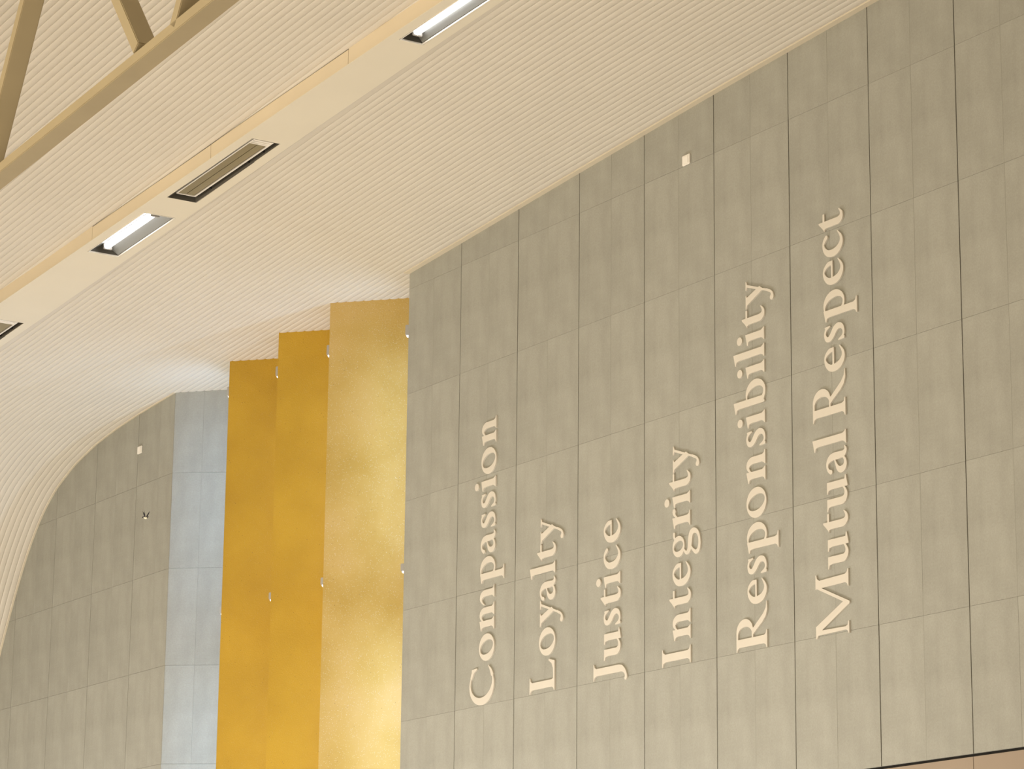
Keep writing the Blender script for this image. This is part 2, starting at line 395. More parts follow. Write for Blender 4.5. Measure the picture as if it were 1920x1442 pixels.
# light edge trim between the ribs and the word wall
def sweep(name, S, prof, mat, parent=None):
    """prof(s) -> list of (t,z) corners"""
    V = []; F = []; n = len(prof(S[0]))
    for s in S: V += [(s, t, z) for t, z in prof(s)]
    for i in range(len(S) - 1):
        for q in range(n):
            r = (q + 1) % n; F.append((i * n + q, i * n + r, (i + 1) * n + r, (i + 1) * n + q))
    F.append(tuple(range(n))); F.append(tuple(range(len(S) * n - 1, (len(S) - 1) * n - 1, -1)))
    return hobj(name, (V, F), mat, parent)
tr1 = sweep('trim_1', list(np.linspace(-19.5, 0.0, 34)), lambda s: [(0.0, h(s) - 0.001), (0.07, h(s) - 0.007), (0.078, h(s) - 0.007), (0.078, h(s) + 0.012), (0.0, h(s) + 0.012)], M_TRIM)
struct(tr1)

# ------------------------------------------------------------------ stepped fins
PK = [(0.0, 0.0), (1.33, 0.31), (2.6, 0.33), (3.88, 0.35), (5.38, 0.376)]
FD = Vector((-0.62, -0.78)).normalized(); SD = Vector((0.78, -0.62)).normalized(); SN = Vector((0.62, 0.78)).normalized()
def corner(k):     # where the return from P[k] meets the face that ends at P[k+1]
    a, b = Vector(PK[k]), Vector(PK[k + 1]); d = b - a
    u = -d.dot(FD); v = d.dot(SD); return a + SD * v, u, v
FN = Vector((-SD[0], -SD[1]))          # faces look towards the camera end of the hall
def slab(p, q, nrm, th, z0, name, mat, parent, over=0.014):
    """vertical slab from plan point p to q, front on the line, thickness away from nrm"""
    p, q = Vector(p), Vector(q); b = Vector(nrm) * -th
    n = 8; pts = [p + (q - p) * i / n for i in range(n + 1)]
    V = []; F = []
    for x in pts:
        zt = h(x[0]) + over
        V += [(x[0], x[1], z0), (x[0], x[1], zt), (x[0] + b[0], x[1] + b[1], zt), (x[0] + b[0], x[1] + b[1], z0)]
    for i in range(n):
        for c in range(4):
            r = (c + 1) % 4; F.append((i * 4 + c, i * 4 + r, i * 4 + 4 + r, i * 4 + 4 + c))
    F.append((0, 1, 2, 3)); F.append((n * 4 + 3, n * 4 + 2, n * 4 + 1, n * 4))
    return hobj(name, (V, F), mat, parent)
FINLAB = ['ochre pitted wall fin next to the word wall, widest and palest of the three',
          'ochre pitted wall fin in the middle of the three',
          'ochre pitted wall fin beside the pale grey end wall, farthest of the three']
slab(Vector(PK[0]) + SD * 0.031, corner(0)[0], SN, 0.03, -1.6, 'return_lining', M_BOARD, wr)
for k in range(3):
    c, u, v = corner(k)
    fin = empty('wall_fin', HALL, FINLAB[k], 'wall fin', 'ochre wall fins')
    slab(PK[k + 1], c, FN, 0.03, -1.6, 'fin_face', M_YEL if k else M_YEL_LIT, fin)
    c2 = corner(k + 1)[0]
    slab(Vector(PK[k + 1]) + SD * 0.031, c2, SN, 0.03, -1.6, 'fin_return', M_YEL if k < 2 else M_BOARD, fin)

# wall lamps mounted on the hidden returns, lighting the next face
LAMPL = ['hidden behind the left end of the word wall', 'at the left edge of the widest ochre fin', 'at the left edge of the middle ochre fin', 'at the left edge of the farthest ochre fin']
POW = [28, 9.5, 6.8, 28]
for k in range(4):
    p = Vector(PK[k])
    for zi, (zt, zb_, za, zl) in enumerate([(8.66, 8.53, 8.48, 5.92), (5.868, 5.772, 5.22, 2.2)]):
        q = p + SD * 0.27
        M = HALL @ Matrix(((SD[0], SN[0], 0, q[0]), (SD[1], SN[1], 0, q[1]), (0, 0, 1, 0), (0, 0, 0, 1)))
        t = empty('wall_lamp', M, '%s small grey strip lamp %s' % ('upper' if zi == 0 else 'lower', LAMPL[k]), 'wall lamp', 'strip lamps on the fins')
        obj_in(t, 'lamp_head', box(-0.05, 0.05, 0.0, 0.072, zb_ + 0.012, zt), M_GREYFIX, 0.006)
        obj_in(t, 'lamp_tip', box(-0.03, 0.03, 0.035, 0.060, zb_ - 0.004, zb_ + 0.012), M_STRIP, 0.004)
        obj_in(t, 'mounting_rail', box(-0.02, 0.02, 0.0, 0.018, zl, zb_ - 0.01), M_GREYFIX)
        obj_in(t, 'strip', box(-0.012, 0.012, 0.018, 0.03, zl, za), M_STRIP)
        al = bpy.data.lights.new('strip_glow', 'AREA'); al.shape = 'RECTANGLE'; al.size = 0.03; al.size_y = za - zl; al.energy = POW[k] * (0.8 if zi == 0 else 1.15); al.color = (0.42, 0.68, 1.1)
        lo = bpy.data.objects.new('strip_glow', al); link(lo, t)
        # local: x along return, y out of the return; aim out and a little inward
        d = Vector((0.45, 1.0, 0.0)).normalized(); z_ax = -d; y_ax = Vector((0, 0, 1)); x_ax = y_ax.cross(z_ax)
        lo.matrix_local = Matrix(((x_ax[0], y_ax[0], z_ax[0], 0), (x_ax[1], y_ax[1], z_ax[1], 0.034), (x_ax[2], y_ax[2], z_ax[2], (za + zl) / 2), (0, 0, 0, 1)))

# ------------------------------------------------------------------ end wall (grey return face + far wall)
wb = bpy.data.objects.new('wall_back', None); link(wb); wb.matrix_world = HALL; struct(wb)
c3, u3, v3 = corner(3)
p4 = Vector(PK[4])
# grey face that looks at the camera, boards in the face's own plane
x_ax = Vector((FD[0], FD[1], 0)); y_ax = Vector((FN[0], FN[1], 0)); z_ax = Vector((0, 0, 1))
MF = Matrix(((x_ax[0], y_ax[0], 0, p4[0]), (x_ax[1], y_ax[1], 0, p4[1]), (0, 0, 1, 0), (0, 0, 0, 1)))
ZR2 = [5.280 + RH * k for k in range(-6, 4)]
ftop = lambda u: h(p4[0] + FD[0] * u) + 0.016
for r in range(len(ZR2) - 1):
    z0 = max(ZR2[r], -1.59)
    panel(wb, 0.0, 0.38, z0, ZR2[r + 1], 0.0, M_BOARD, topf=ftop, gu=(0.0, 0.0006), gz=0.0012, M=MF)
    panel(wb, 0.38, u3, z0, ZR2[r + 1], 0.0, M_BOARD, topf=ftop, gu=(0.0006, 0.0), gz=0.0012, M=MF)
bk = (p4 - FN * 0.03)
slab(bk, bk + FD * u3, FN, 0.08, -1.6, 'backing', M_SHADOW, wb, over=0.012)
TF = 0.376
fe = [5.385, 5.385 + 1.0889] + [5.385 + 1.0889 + 1.31515 * k for k in range(1, 6)]
for k in range(len(fe) - 1):
    for r in range(len(ZR2) - 1):
        z0 = max(ZR2[r], -1.59); mid = (fe[k] + fe[k + 1]) / 2 if k else fe[0] + 0.43
        g = 0.005
        ft = hh if fe[k + 1] < 8.0 else (lambda s, a_=fe[k]: h(a_) + 0.01)
        ft2 = hh if fe[k + 1] < 8.0 else (lambda s, a_=mid: h(a_) + 0.01)
        panel(wb, fe[k], mid, z0, ZR2[r + 1], TF, M_BOARD, topf=ft, gu=(g if k else 0.003, 0.0006), gz=0.0012)
        panel(wb, mid, fe[k + 1], z0, ZR2[r + 1], TF, M_BOARD, topf=ft2, gu=(0.0006, g), gz=0.0012)
ss = np.linspace(12.75, 5.40, 50)
poly = [(5.40, TF - 0.026, -1.6), (12.75, TF - 0.026, -1.6)] + [(s, TF - 0.026, h(s)) for s in ss if h(s) > -1.5]
hobj('backing', prism(poly, (0, 0, 0), (0, -0.1, 0)), M_SHADOW, wb)
tr2 = sweep('trim_2', list(np.linspace(5.39, 8.4, 12)) + list(np.linspace(8.5, 12.4, 34)), lambda s: [(TF, h(s) - 0.002), (TF + 0.02, h(s) - 0.006), (TF + 0.026, h(s) - 0.006), (TF + 0.026, h(s) + 0.012), (TF, h(s) + 0.012)], M_TRIM)
struct(tr2)

# ------------------------------------------------------------------ roof truss
T1, T0 = 7.6, 7.43
CZ = lambda s: 7.4248 - 0.05766 * (s + 8.81287)
truss = empty('roof_truss', HALL, 'tan painted steel roof truss with slanting web members hanging below the ribbed ceiling', 'truss')
def bar(p, q, e, name, t0=T0, t1=T1, zig=0):
    """box bar in the truss plane; p,q (s,z) run along its edge; e is the in-plane thickness to the left of p->q"""
    p, q = Vector(p), Vector(q); d = (q - p).normalized(); n = Vector((-d[1], d[0])) * e
    pts = [(p[0], t0, p[1]), (q[0], t0, q[1]), (q[0] + n[0], t0, q[1] + n[1]), (p[0] + n[0], t0, p[1] + n[1])]
    o = hobj(name, prism(pts, (0, 0, 0), (0, t1 - t0, 0)), M_STEEL, truss); bevel(o, 0.006, 2); return o
bar((3.0, CZ(3.0)), (-19, CZ(-19)), -0.088, 'bottom_chord')
TZ = lambda s: h(s) - 0.0
n = 20
for i in range(1):
    S_ = list(np.linspace(-19, 3, 24)); V = []; F = []
    for s in S_: V += [(s, T0, h(s) + 0.03), (s, T1, h(s) + 0.03), (s, T1, h(s) + LIFT), (s, T0, h(s) + LIFT)]
    for i in range(len(S_) - 1):
        for q in range(4):
            r = (q + 1) % 4; F.append((i * 4 + q, i * 4 + r, i * 4 + 4 + r, i * 4 + 4 + q))
    F.append((0, 1, 2, 3)); F.append(tuple(range(len(S_) * 4 - 1, len(S_) * 4 - 5, -1)))
    hobj('top_chord', (V, F), M_STEEL, truss)
# members: A leans up towards the camera, B leans up away from it
def memA(off, e=0.10):
    # left edge line: (-6.45,8.133) slope dz/ds=-1.68
    z0 = CZ(-6.0 + off) + 0.08; dz = lambda z: -6.45 + off - (z - (8.133 - 0.0577 * off)) / 1.68
    z1 = 9.62 - 0.062 * (off)
    bar((dz(z0), z0), (dz(z1), z1), e, 'web_member')
def memB(off, e=0.105):
    zz = lambda z: -9.085 + off + (z - (7.562 - 0.0577 * off)) * 0.807
    z0 = CZ(-9.2 + off) + 0.08; z1 = 9.66 - 0.062 * off
    bar((zz(z0), z0), (zz(z1), z1), e, 'web_member')
PERIOD = 3.755
for q in (-2, -1, 0, 1, 2):
    memA(q * 3.755, 0.10); memB(q * PERIOD)

# ------------------------------------------------------------------ small plates
def plate(s, t, z, w, hgt, label):
    e = empty('wall_plate', HALL @ Matrix.Translation((s, t, z)), label, 'wall plate', 'square wall plates')
    obj_in(e, 'cover', box(-w / 2, w / 2, 0.0, 0.02, -hgt / 2, hgt / 2), M_WHITE, 0.005)
    obj_in(e, 'inner_plate', box(-w / 2 + 0.02, w / 2 - 0.02, 0.02, 0.024, -hgt / 2 + 0.015, hgt / 2 - 0.015), M_WHITE, 0.002)
plate(-5.515, 0.001, 9.070, 0.125, 0.105, 'small cream square plate high on the word wall, above Integrity')
plate(6.394, TF + 0.001, 8.25, 0.128, 0.10, 'small cream square plate on the far grey wall above the bird')

# ------------------------------------------------------------------ raised letters
U = 0.00474
GX0, GX1, GY0, GY1, ST = -14.0, 134.0, -46.0, 112.0, 0.7
gx = np.arange(GX0, GX1, ST); gy = np.arange(GY0, GY1, ST); XX, YY = np.meshgrid(gx, gy, indexing='ij')
def sd_poly(pts):
    pts = np.array(pts, float); d = np.full(XX.shape, 1e9); ins = np.zeros(XX.shape, bool)
    n = len(pts)
    for i in range(n):
        a, b = pts[i], pts[(i + 1) % n]; e = b - a
        px, py = XX - a[0], YY - a[1]; t = np.clip((px * e[0] + py * e[1]) / max(1e-9, e @ e), 0, 1)
        d = np.minimum(d, np.hypot(px - t * e[0], py - t * e[1]))
        if a[1] != b[1]:
            c = ((a[1] > YY) != (b[1] > YY)) & (XX < (b[0] - a[0]) * (YY - a[1]) / (b[1] - a[1]) + a[0]); ins ^= c
    return np.where(ins, -d, d)
def sd_ell(cx, cy, rx, ry, ang=0.0):
    a = math.radians(ang); px, py = XX - cx, YY - cy
    x = px * math.cos(a) + py * math.sin(a); y = -px * math.sin(a) + py * math.cos(a)
    k = np.hypot(x / rx, y / ry) + 1e-6; g = np.hypot(x / rx ** 2, y / ry ** 2) / k + 1e-6
    return (k - 1) / g
def sd_str(pts, samples=18):
    P = np.array(pts, float); n = len(P); d = np.full(XX.shape, 1e9)
    E = np.vstack([2 * P[0] - P[1], P, 2 * P[-1] - P[-2]])
    for i in range(n - 1):
        p0, p1, p2, p3 = E[i], E[i + 1], E[i + 2], E[i + 3]
        for k in range(samples + 1):
            t = k / samples
            q = 0.5 * ((2 * p1) + (-p0 + p2) * t + (2 * p0 - 5 * p1 + 4 * p2 - p3) * t * t + (-p0 + 3 * p1 - 3 * p2 + p3) * t ** 3)
            d = np.minimum(d, np.hypot(XX - q[0], YY - q[1]) - max(0.6, q[2] / 2))
    return d
def cut_left(d, x): return np.maximum(d, x - XX)
def cut_right(d, x): return np.maximum(d, XX - x)
SW = 14.5
def foot(x0, x1, y=0, l=8, r=8, up=1):
    return sd_poly([(x0 - l, y), (x1 + r, y), (x1 + r, y + 2.2 * up), (x1 + 3, y + 4.6 * up), (x1, y + 11 * up), (x0, y + 11 * up), (x0 - 3, y + 4.6 * up), (x0 - l, y + 2.2 * up)])
def flag(x0, x1, y, l=8):
    return sd_poly([(x1, y + 1.5), (x0 - l, y - 4.5), (x0 - l, y - 7), (x0 - 2, y - 9), (x0, y - 15), (x1, y - 15)])
def rect(x0, x1, y0, y1): return sd_poly([(x0, y0), (x1, y0), (x1, y1), (x0, y1)])
def un(*a):
    r = a[0]
    for b in a[1:]: r = np.minimum(r, b)
    return r
def sub(a, b): return np.maximum(a, -b)
def glyph(c):
    if c == 'C':
        body = sub(sd_ell(45, 50, 44.5, 52.5), sd_ell(52.5, 51, 35, 46.5, 6))
        body = cut_right(body, 71)
        return un(body, sd_str([(66, 94, 8), (73, 90.5, 9), (79, 86, 7)]), sd_poly([(74, 93), (84, 93), (85.5, 71), (82, 71), (77, 82), (68, 90)]), sd_str([(66, 6, 9.5), (74, 10.5, 8), (81, 16, 5), (87, 22, 2.2)]))
    if c == 'L':
        x0, x1 = 10, 26
        return un(rect(x0, x1, 0, 100), foot(x0, x1), foot(x0, x1, 100, 9, 11, -1), sd_poly([(20, 0), (66, 0), (72, 24), (68, 24), (61, 12), (50, 6.5), (34, 5.5), (20, 5.5)]))
    if c == 'J':
        x0, x1 = 11, 26.5
        return un(rect(x0, x1, 4, 100), foot(x0, x1, 100, 10, 10, -1), sd_str([(18.8, 8, 15.5), (17.8, -4, 13.5), (13, -14, 9.5), (6, -20, 7), (-1, -22, 7.5), (-4, -20, 8)]))
    if c == 'I':
        x0, x1 = 10, 26; return un(rect(x0, x1, 0, 100), foot(x0, x1, 0, 10, 10), foot(x0, x1, 100, 10, 10, -1))
    if c == 'R':
        x0, x1 = 9, 25
        bowl = un(sd_ell(38, 72.5, 26, 27.5), rect(17, 38, 45, 100)); hole = un(sd_ell(34, 72, 14.5, 22.5), rect(25, 34, 49.5, 94.5)); hole = cut_left(hole, 25)
        leg = sd_poly([(28, 49), (41, 49), (56, 28), (68, 12), (78, 4), (91, 1.5), (91, 0), (74, -1), (62, 4), (52, 14), (39, 34)])
        return un(sub(bowl, hole), rect(x0, x1, 0, 100), foot(x0, x1, 0, 9, 10), sd_poly([(0, 100), (20, 100), (20, 90), (x0, 90), (x0 - 3, 95.5), (0, 97.8)]), leg)
    if c == 'M':
        return un(sd_poly([(6, 98), (15, 98), (13.5, 8), (7.5, 8)]), foot(8, 13.2, 0, 8, 10), sd_poly([(0, 100), (24, 100), (12, 86), (5, 94), (0, 97.5)]),
                  sd_poly([(6, 100), (23, 100), (63, 14), (60, -2), (56, -2)]), sd_poly([(54, 0), (60, -2), (103, 100), (97, 100)]), sd_poly([(95, 100), (110, 100), (113, 0), (97, 0)]),
                  foot(97, 113, 0, 8, 9), sd_poly([(94, 100), (122, 100), (122, 97.5), (114, 95), (110, 88), (100, 88)]))
    if c == 'o': return sub(sd_ell(30.75, 30.5, 30.75, 32.5, 6), sd_ell(31, 30.5, 15.5, 27.8, 13))
    if c in 'nmrpb' or c in 'ilu':
        x0, x1 = 9, 9 + SW
    if c == 'n' or c == 'm':
        g = un(rect(x0, x1, 0, 55), flag(x0, x1, 61), foot(x0, x1, 0, 8, 5.5))
        offs = [(0, 62.3)] if c == 'n' else [(0, None), (39.6, None)]
        for o, _ in offs:
            g = un(g, sd_str([(20 + o, 43, 3), (25.5 + o, 52, 4.5), (33 + o, 57.3, 8.5), (41 + o, 54.5, 13), (45.7 + o, 46, SW), (46.2 + o, 36, SW), (46.2 + o, 20, SW)]), rect(39 + o, 39 + SW + o, 0, 36), foot(39 + o, 39 + SW + o, 0, 5.5, 8.5))
        return g
    if c == 'r':
        return un(rect(x0, x1, 0, 55), flag(x0, x1, 61), foot(x0, x1, 0, 8, 9), sd_str([(21, 43, 3), (26, 51, 5), (32, 56, 8), (37, 56.5, 11)]))
    if c == 'i': return un(rect(x0, x1, 0, 55), flag(x0, x1, 61, 9), foot(x0, x1, 0, 6, 5), sd_ell(14.5, 82, 8.6, 8.6))
    if c == 'l': return un(rect(x0, x1, 0, 95), flag(x0, x1, 101.5, 9), foot(x0, x1, 0, 6, 6))
    if c == 'p':
        bowl = sub(sd_ell(33, 30, 27.4, 32.5, 4), sd_ell(30, 30, 15.5, 27.5, 10)); bowl = cut_left(bowl, x1 - 3)
        return un(bowl, rect(x0, x1, -40, 55), flag(x0, x1, 61), foot(x0, x1, -40, 8, 10))
    if c == 'b':
        bowl = sub(sd_ell(33, 30, 27.8, 32.5, 4), sd_ell(30, 31, 15.5, 27, 10)); bowl = cut_left(bowl, x1 - 3)
        return un(bowl, rect(x0, x1, 3, 95), flag(x0, x1, 101.5, 9), sd_poly([(x0, 6), (x0 + 2, 0), (x0 + 6, 3), (26, -1.5), (28, 6)]))
    if c == 'u':
        a, b = 42, 42 + SW
        return un(rect(x0, x1, 14, 60), sd_poly([(x0 + 4, 60), (x0 - 9, 60), (x0 - 9, 57.6), (x0 - 2, 55.5), (x0, 48), (x0 + 4, 48)]), sd_str([(x0 + 7.2, 22, SW), (x0 + 7.6, 13, SW), (x0 + 12, 6, 12), (x0 + 20, 3, 8.5), (x0 + 29, 6.5, 5), (x0 + 35, 13, 3)]),
                  rect(a, b, 4, 60), sd_poly([(a + 4, 60), (a - 8, 60), (a - 8, 57.6), (a - 2, 55.5), (a, 48), (a + 4, 48)]), sd_poly([(a, 9), (a, -2), (a + 3, -2), (b + 8, 3), (b + 8, 5.2), (b, 7), (b, 12)]))
    if c == 't':
        return un(sd_poly([(0, 56), (4, 58), (11, 65), (18, 73), (21.3, 74), (21.3, 50), (6.8, 50), (5, 55)]), rect(20, 37, 55.5, 61), rect(6.8, 21.3, 14, 56),
                  sd_str([(14.1, 18, SW), (14.6, 12, SW), (18.5, 5, 12), (25, 2.6, 8.5), (31, 4.6, 5.5), (37, 10.5, 2)]))
    if c == 'a':
        return un(sd_str([(37, 8, 11), (36, 24, SW), (36, 38, SW), (33.5, 49, 13), (26.5, 56.8, 8), (18, 58.2, 5.5), (10.5, 54, 6.5), (7, 47.5, 9)]), sd_str([(36, 12, 13), (39.5, 5, 10), (45, 2, 6.5), (51.5, 5, 2)]),
                  sd_str([(33, 37, 3), (22, 32, 4.5), (12, 26, 9), (7.6, 17, 13), (10.5, 7.5, 12), (18, 3.2, 8.5), (26, 5, 6), (33, 11, 4)]))
    if c == 'e':
        return un(sd_str([(44.3, 37, 8), (43, 46, 9), (36.5, 56, 7), (28, 60, 5), (17, 55, 9), (9, 44, 13), (7.8, 30, 15), (12, 15.5, 14.5), (21, 6.2, 11.5), (31, 4, 8), (40, 8, 5), (48.5, 15.5, 2)]), sd_poly([(10, 32.2), (48.4, 32.2), (48.4, 37), (10, 37)]))
    if c == 'c':
        return un(sd_str([(43, 50.5, 8.5), (37, 56.5, 8), (29, 60, 5.5), (18, 56, 9), (9.5, 45, 13), (7.8, 30, 15), (12, 15.5, 14.5), (21, 6.2, 11.5), (31, 4, 8), (40, 8, 5), (49, 16, 2)]))
    if c == 's':
        return un(sd_str([(31, 53, 6), (25, 57.8, 5.5), (17.5, 58.8, 6), (9.5, 54, 9.5), (8.5, 45.5, 11.5), (15, 36.5, 13.5), (24.5, 28.5, 14), (29.5, 19, 12.5), (27.5, 8.8, 10), (20, 3, 6.5), (12, 2.2, 5.5), (6, 6, 6)]),
                  sd_poly([(29, 58), (33.5, 60), (34.5, 43), (32.3, 43), (27.5, 52)]), sd_poly([(0.5, 18.5), (2.8, 18.5), (9, 6), (6, -1), (1.5, 0)]))
    if c == 'y':
        return un(sd_poly([(4, 60), (20.5, 60), (37.5, 14), (29, 2)]), sd_poly([(45, 60), (50.5, 60), (27, -8), (22, -20), (18, -17), (23, -6)]), sd_poly([(-2, 60), (27, 60), (27, 57.6), (20, 55), (5, 55), (-2, 57.6)]),
                  sd_poly([(37, 60), (55.8, 60), (55.8, 57.6), (50, 55), (45, 55), (37, 57.6)]), sd_str([(25, -8, 5), (20, -20, 5), (14.5, -26.5, 6), (8, -27.5, 10), (5.5, -26, 11)]))
    if c == 'g':
        top_ = sub(sd_ell(25, 41, 22, 21, 4), sd_ell(25.5, 41, 10.5, 16.5, 12))
        return un(top_, sd_str([(40, 51, 5), (45, 56, 6), (49, 57, 6.5), (53, 57, 6.5)]),
                  sd_str([(17, 23, 4), (10, 17, 6), (8.5, 10, 9.5), (14, 4, 12), (24, 1.5, 13), (36, 0, 14), (47, -4, 13), (50.5, -13, 11), (46, -24, 8.5), (34, -31, 7), (20, -32, 8), (9, -28, 9.5), (5.5, -20, 9), (10, -11, 6), (17, -4, 5)]))
def contours(D):
    """marching squares on the zero level; returns closed loops"""
    nx, ny = D.shape; nxt = {}
    def pt(i0, j0, i1, j1):
        a, b = D[i0, j0], D[i1, j1]; t = a / (a - b)
        return (round(gx[i0] + (gx[i1] - gx[i0]) * t, 4), round(gy[j0] + (gy[j1] - gy[j0]) * t, 4))
    ins = D < 0
    mixed = (ins[:-1, :-1].astype(int) + ins[1:, :-1] + ins[1:, 1:] + ins[:-1, 1:]); I, J = np.nonzero((mixed > 0) & (mixed < 4))
    for i, j in zip(I, J):
        c = [(i, j), (i + 1, j), (i + 1, j + 1), (i, j + 1)]; v = [ins[q] for q in c]
        E = [pt(*c[k], *c[(k + 1) % 4]) if v[k] != v[(k + 1) % 4] else None for k in range(4)]
        starts = [k for k in range(4) if v[k] and not v[(k + 1) % 4]]; ends = [k for k in range(4) if (not v[k]) and v[(k + 1) % 4]]
        for a in starts:
            b = ends[0] if len(ends) == 1 else (a - 1) % 4
            nxt.setdefault(E[a], []).append(E[b])
    loops = []
    while nxt:
        p = next(iter(nxt)); loop = [p]; q = nxt[p].pop()
        if not nxt[p]: del nxt[p]
        while q != loop[0] and q in nxt:
            loop.append(q); r = nxt[q].pop()
            if not nxt[q]: del nxt[q]
            q = r
        if len(loop) > 8: loops.append(loop)
    return loops
def simplify(loop, eps=0.16):
    P = np.array(loop)
    def dp(a, b):
        if b - a < 2: return []
        p, q = P[a], P[b]; e = q - p; L = np.hypot(*e)
        seg = P[a + 1:b]
        d = np.abs((seg[:, 0] - p[0]) * e[1] - (seg[:, 1] - p[1]) * e[0]) / L if L > 1e-9 else np.hypot(*(seg - p).T)
        k = int(np.argmax(d))
        if d[k] < eps: return []
        m = a + 1 + k; return dp(a, m) + [m] + dp(m, b)
    far = int(np.argmax(np.hypot(*(P - P[0]).T)))
    P = np.vstack([P, P[:1]]); n = len(P) - 1
    idx = [0] + dp(0, far) + [far] + dp(far, n)
    return P[idx]
LMESH = {}
def letter_mesh(c):
    if c in LMESH: return LMESH[c]
    loops = [simplify(l) for l in contours(glyph(c))]
    cu = bpy.data.curves.new('letter_' + c, 'CURVE'); cu.dimensions = '2D'; cu.fill_mode = 'BOTH'; cu.extrude = 0.009
    for l in loops:
        sp = cu.splines.new('POLY'); sp.points.add(len(l) - 1)
        for p, q in zip(sp.points, l): p.co = (q[0] * U, q[1] * U, 0.010, 1)
        sp.use_cyclic_u = True
    ob = bpy.data.objects.new('tmp', cu); link(ob)
    dg = bpy.context.evaluated_depsgraph_get(); me = bpy.data.meshes.new_from_object(ob.evaluated_get(dg))
    bpy.data.objects.remove(ob)
    me.materials.clear(); me.materials.append(M_LETTER); me.name = 'letter'
    # 2D curves drop point z: lift so the back sits on the board
    zmin = min(v.co.z for v in me.vertices)
    for v in me.vertices: v.co.z += 0.0008 - zmin
    LMESH[c] = me; return me
WIDTH = dict(C=87, L=72, J=37.5, I=36, R=91, M=122, a=52, b=60.5, c=49.5, e=49, g=53.5, i=28.5, l=29.5, m=101.5, n=62, o=61.5, p=60.4, r=42.5, s=35.5, t=37.5, u=64.5, y=57.8)
XOFF = dict(y=-2)
WORDS = [
 ('Compassion', -1.979, [4.043, 4.508, 4.829, 5.343, 5.66, 5.94, 6.159, 6.356, 6.534, 6.853], [4.455, 4.8, 5.313, 5.631, 5.904, 6.109, 6.327, 6.488, 6.822, 7.156]),
 ('Loyalty', -3.170, [4.043, 4.418, 4.728, 4.981, 5.249, 5.416, 5.589], [4.383, 4.711, 5.002, 5.233, 5.387, 5.589, 5.867]),
 ('Justice', -4.364, [4.046, 4.238, 4.571, 4.78, 4.966, 5.141, 5.415], [4.224, 4.538, 4.744, 4.954, 5.104, 5.38, 5.644]),
 ('Integrity', -5.563, [4.048, 4.278, 4.594, 4.801, 5.068, 5.373, 5.583, 5.746, 5.922], [4.219, 4.571, 4.776, 5.034, 5.338, 5.575, 5.716, 5.923, 6.2]),
 ('Responsibility', -6.772, [4.049, 4.46, 4.735, 4.942, 5.274, 5.61, 5.944, 6.149, 6.315, 6.628, 6.786, 6.95, 7.122, 7.31], [4.472, 4.703, 4.913, 5.234, 5.566, 5.902, 6.121, 6.279, 6.603, 6.768, 6.926, 7.083, 7.296, 7.578]),
 ('Mutual Respect', -7.974, [4.022, 4.626, 4.958, 5.149, 5.475, 5.728, 5.995, 6.429, 6.705, 6.911, 7.245, 7.511, 7.765], [4.604, 4.938, 5.135, 5.458, 5.723, 5.869, 6.433, 6.662, 6.874, 7.191, 7.481, 7.743, 7.953])]
ORD = ['first', 'second', 'third', 'fourth', 'fifth', 'sixth', 'seventh', 'eighth', 'ninth', 'tenth', 'eleventh', 'twelfth', 'thirteenth', 'fourteenth']
for word, base, lo_, hi_ in WORDS:
    chars = [(ch, w_) for w_ in word.split() for ch in w_]
    pos = []
    for w_ in word.split(): pos += list(range(len(w_)))
    for (ch, w_), k, a, b in zip(chars, pos, lo_, hi_):
        zc = (a + b) / 2 - (WIDTH[ch] / 2 + XOFF.get(ch, 0)) * U
        o = bpy.data.objects.new('letter_' + (ch.lower() if ch.islower() else 'capital_' + ch.lower()), letter_mesh(ch)); link(o)
        # glyph x -> up, glyph y -> +s, depth -> +t
        o.matrix_world = HALL @ Matrix(((0, 1, 0, base), (0, 0, 1, 0.0), (1, 0, 0, zc), (0, 0, 0, 1)))
        wname = w_ if word != 'Mutual Respect' else w_ + ' in Mutual Respect'
        tag(o, 'cream raised %s %s, %s letter of the upward-reading word %s' % ('capital' if ch.isupper() else 'small', ch, ORD[k], wname), 'letter', 'letters of the words ' + word)

# ------------------------------------------------------------------ bird in flight
bx = Vector((-3.354, 26.286, 5.178))
RV, UV, FV = Vector(CR), Vector((0, 0, 1)), Vector((0, 1, 0))
BM = Matrix(((1, 0, 0, bx[0]), (0, 1, 0, bx[1]), (0, 0, 1, bx[2]), (0, 0, 0, 1)))
bird = empty('bird', BM, 'small dark bird with white belly flying before the far grey wall, wings raised', 'bird')
px = 27 * 1.03 / 5460.0     # one photo pixel at the bird's distance, as a real length
def loft(path, n=14):
    """path: (x,y,z,rx,rz)"""
    V = []; F = []
    for i, (x, y, z, ry, rz) in enumerate(path):
        a = Vector(path[min(i + 1, len(path) - 1)][:3]) - Vector(path[max(i - 1, 0)][:3]); a.normalize()
        u = Vector((0, 1, 0)); w = a.cross(u).normalized()
        for k in range(n):
            t = 2 * math.pi * k / n; p = Vector((x, y, z)) + u * math.cos(t) * ry + w * math.sin(t) * rz; V.append(p)
    for i in range(len(path) - 1):
        for k in range(n):
            F.append((i * n + k, i * n + (k + 1) % n, (i + 1) * n + (k + 1) % n, (i + 1) * n + k))
    F.append(tuple(range(n))); F.append(tuple(range(len(path) * n - 1, (len(path) - 1) * n - 1, -1)))
    return V, F
s_ = px
body = [(-6.8, 0, -5.2, .15, .15), (-5.9, 0, -4.6, .7, .6), (-4.8, 0, -3.9, 1.3, 1.15), (-3.6, 0, -3.7, 1.35, 1.2), (-2.2, 0, -4.2, 1.9, 1.8), (-0.4, 0, -5.0, 2.4, 2.3), (1.4, 0, -5.2, 2.3, 2.1), (3.0, 0, -4.6, 1.6, 1.4), (4.3, 0, -3.6, .9, .7), (4.9, 0, -3.0, .4, .3)]
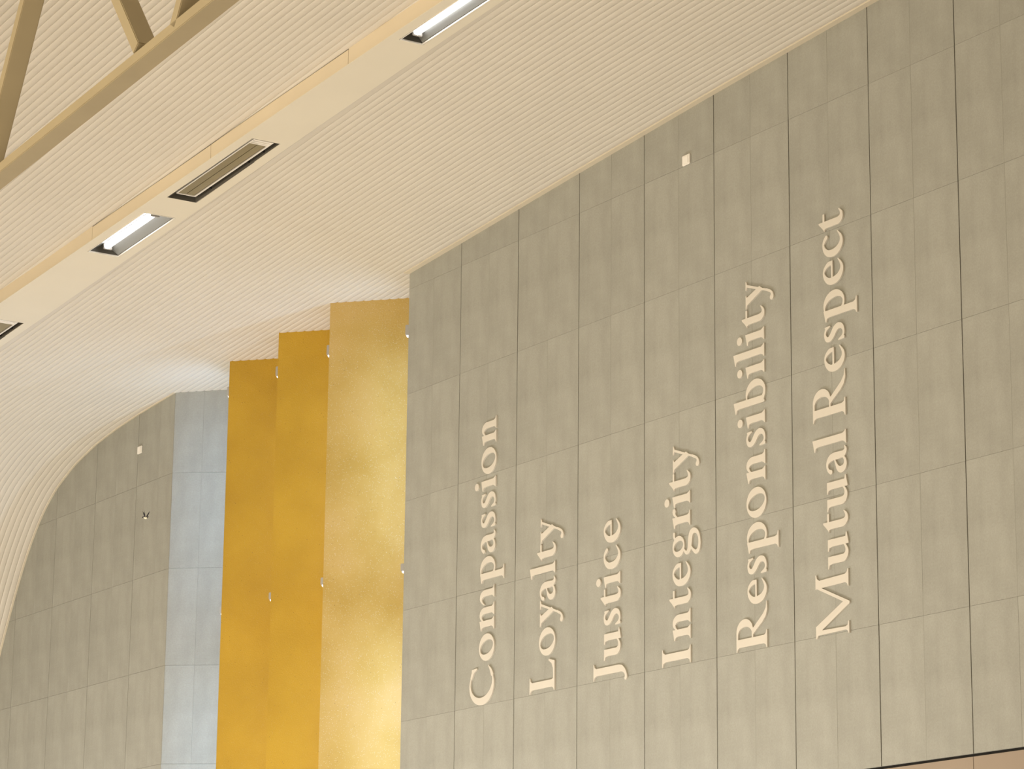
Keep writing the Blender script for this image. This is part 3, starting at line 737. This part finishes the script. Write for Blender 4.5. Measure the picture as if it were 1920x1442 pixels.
m_b, nt, bb = new_mat('bird_plumage')
tc = nt.nodes.new('ShaderNodeTexCoord'); sx = nt.nodes.new('ShaderNodeSeparateXYZ'); nt.links.new(tc.outputs['Object'], sx.inputs[0])
ns = N(nt, 'ShaderNodeTexNoise', Scale=120.0); nt.links.new(tc.outputs['Object'], ns.inputs['Vector'])
mm = N(nt, 'ShaderNodeMath', operation='MULTIPLY_ADD'); nt.links.new(ns.outputs['Fac'], mm.inputs[0]); mm.inputs[1].default_value = 0.006; nt.links.new(sx.outputs['Z'], mm.inputs[2])
gt = N(nt, 'ShaderNodeMath', operation='GREATER_THAN'); nt.links.new(mm.outputs[0], gt.inputs[0]); gt.inputs[1].default_value = -3.6 * px
gx2 = N(nt, 'ShaderNodeMath', operation='LESS_THAN'); nt.links.new(sx.outputs['X'], gx2.inputs[0]); gx2.inputs[1].default_value = -3.4 * px
gx3 = N(nt, 'ShaderNodeMath', operation='GREATER_THAN'); nt.links.new(sx.outputs['X'], gx3.inputs[0]); gx3.inputs[1].default_value = 3.0 * px
mxx = N(nt, 'ShaderNodeMath', operation='MAXIMUM'); nt.links.new(gt.outputs[0], mxx.inputs[0]); nt.links.new(gx2.outputs[0], mxx.inputs[1])
mx2 = N(nt, 'ShaderNodeMath', operation='MAXIMUM'); nt.links.new(mxx.outputs[0], mx2.inputs[0]); nt.links.new(gx3.outputs[0], mx2.inputs[1])
mix = N(nt, 'ShaderNodeMix'); mix.data_type = 'RGBA'; nt.links.new(mx2.outputs[0], mix.inputs[0]); mix.inputs[6].default_value = (0.85, 0.83, 0.66, 1); mix.inputs[7].default_value = (0.03, 0.03, 0.04, 1)
nt.links.new(mix.outputs[2], bb.inputs['Base Color']); bb.inputs['Roughness'].default_value = 0.7
V, F = loft([tuple(c * s_ for c in p) for p in body]); obj_in(bird, 'body', (V, F), m_b, smooth=True)
def feather_fan(root, tips, w0, name, mat, y):
    parts = []
    for (tx, tz, w) in tips:
        r = Vector((root[0], y, root[1])); t = Vector((tx, y * 3.2, tz)); d = (t - r).normalized(); nn = Vector((-d[2], 0, d[0]))
        pts = [r - nn * w0, r + (t - r) * 0.5 - nn * w, t, r + (t - r) * 0.5 + nn * w, r + nn * w0]
        parts.append(prism([p * s_ for p in pts], (0, -0.12 * s_, 0), (0, 0.12 * s_, 0)))
    obj_in(bird, name, join(parts), mat)
feather_fan((-1.2, -2.6), [(-5.6, 7.2, 0.8), (-2.2, 8.2, 0.6), (-4.0, 5.4, 0.6)], 1.0, 'wing', M_FEATHER_D, -0.8)
feather_fan((2.0, -2.8), [(7.2, 8.4, 1.0), (6.0, 6.2, 1.0), (5.0, 4.2, 0.9)], 1.3, 'wing', M_FEATHER_D, 0.8)
feather_fan((3.6, -4.0), [(5.2, -1.6, 0.4), (6.0, -2.2, 0.4)], 0.4, 'tail', M_FEATHER_D, 0.05)
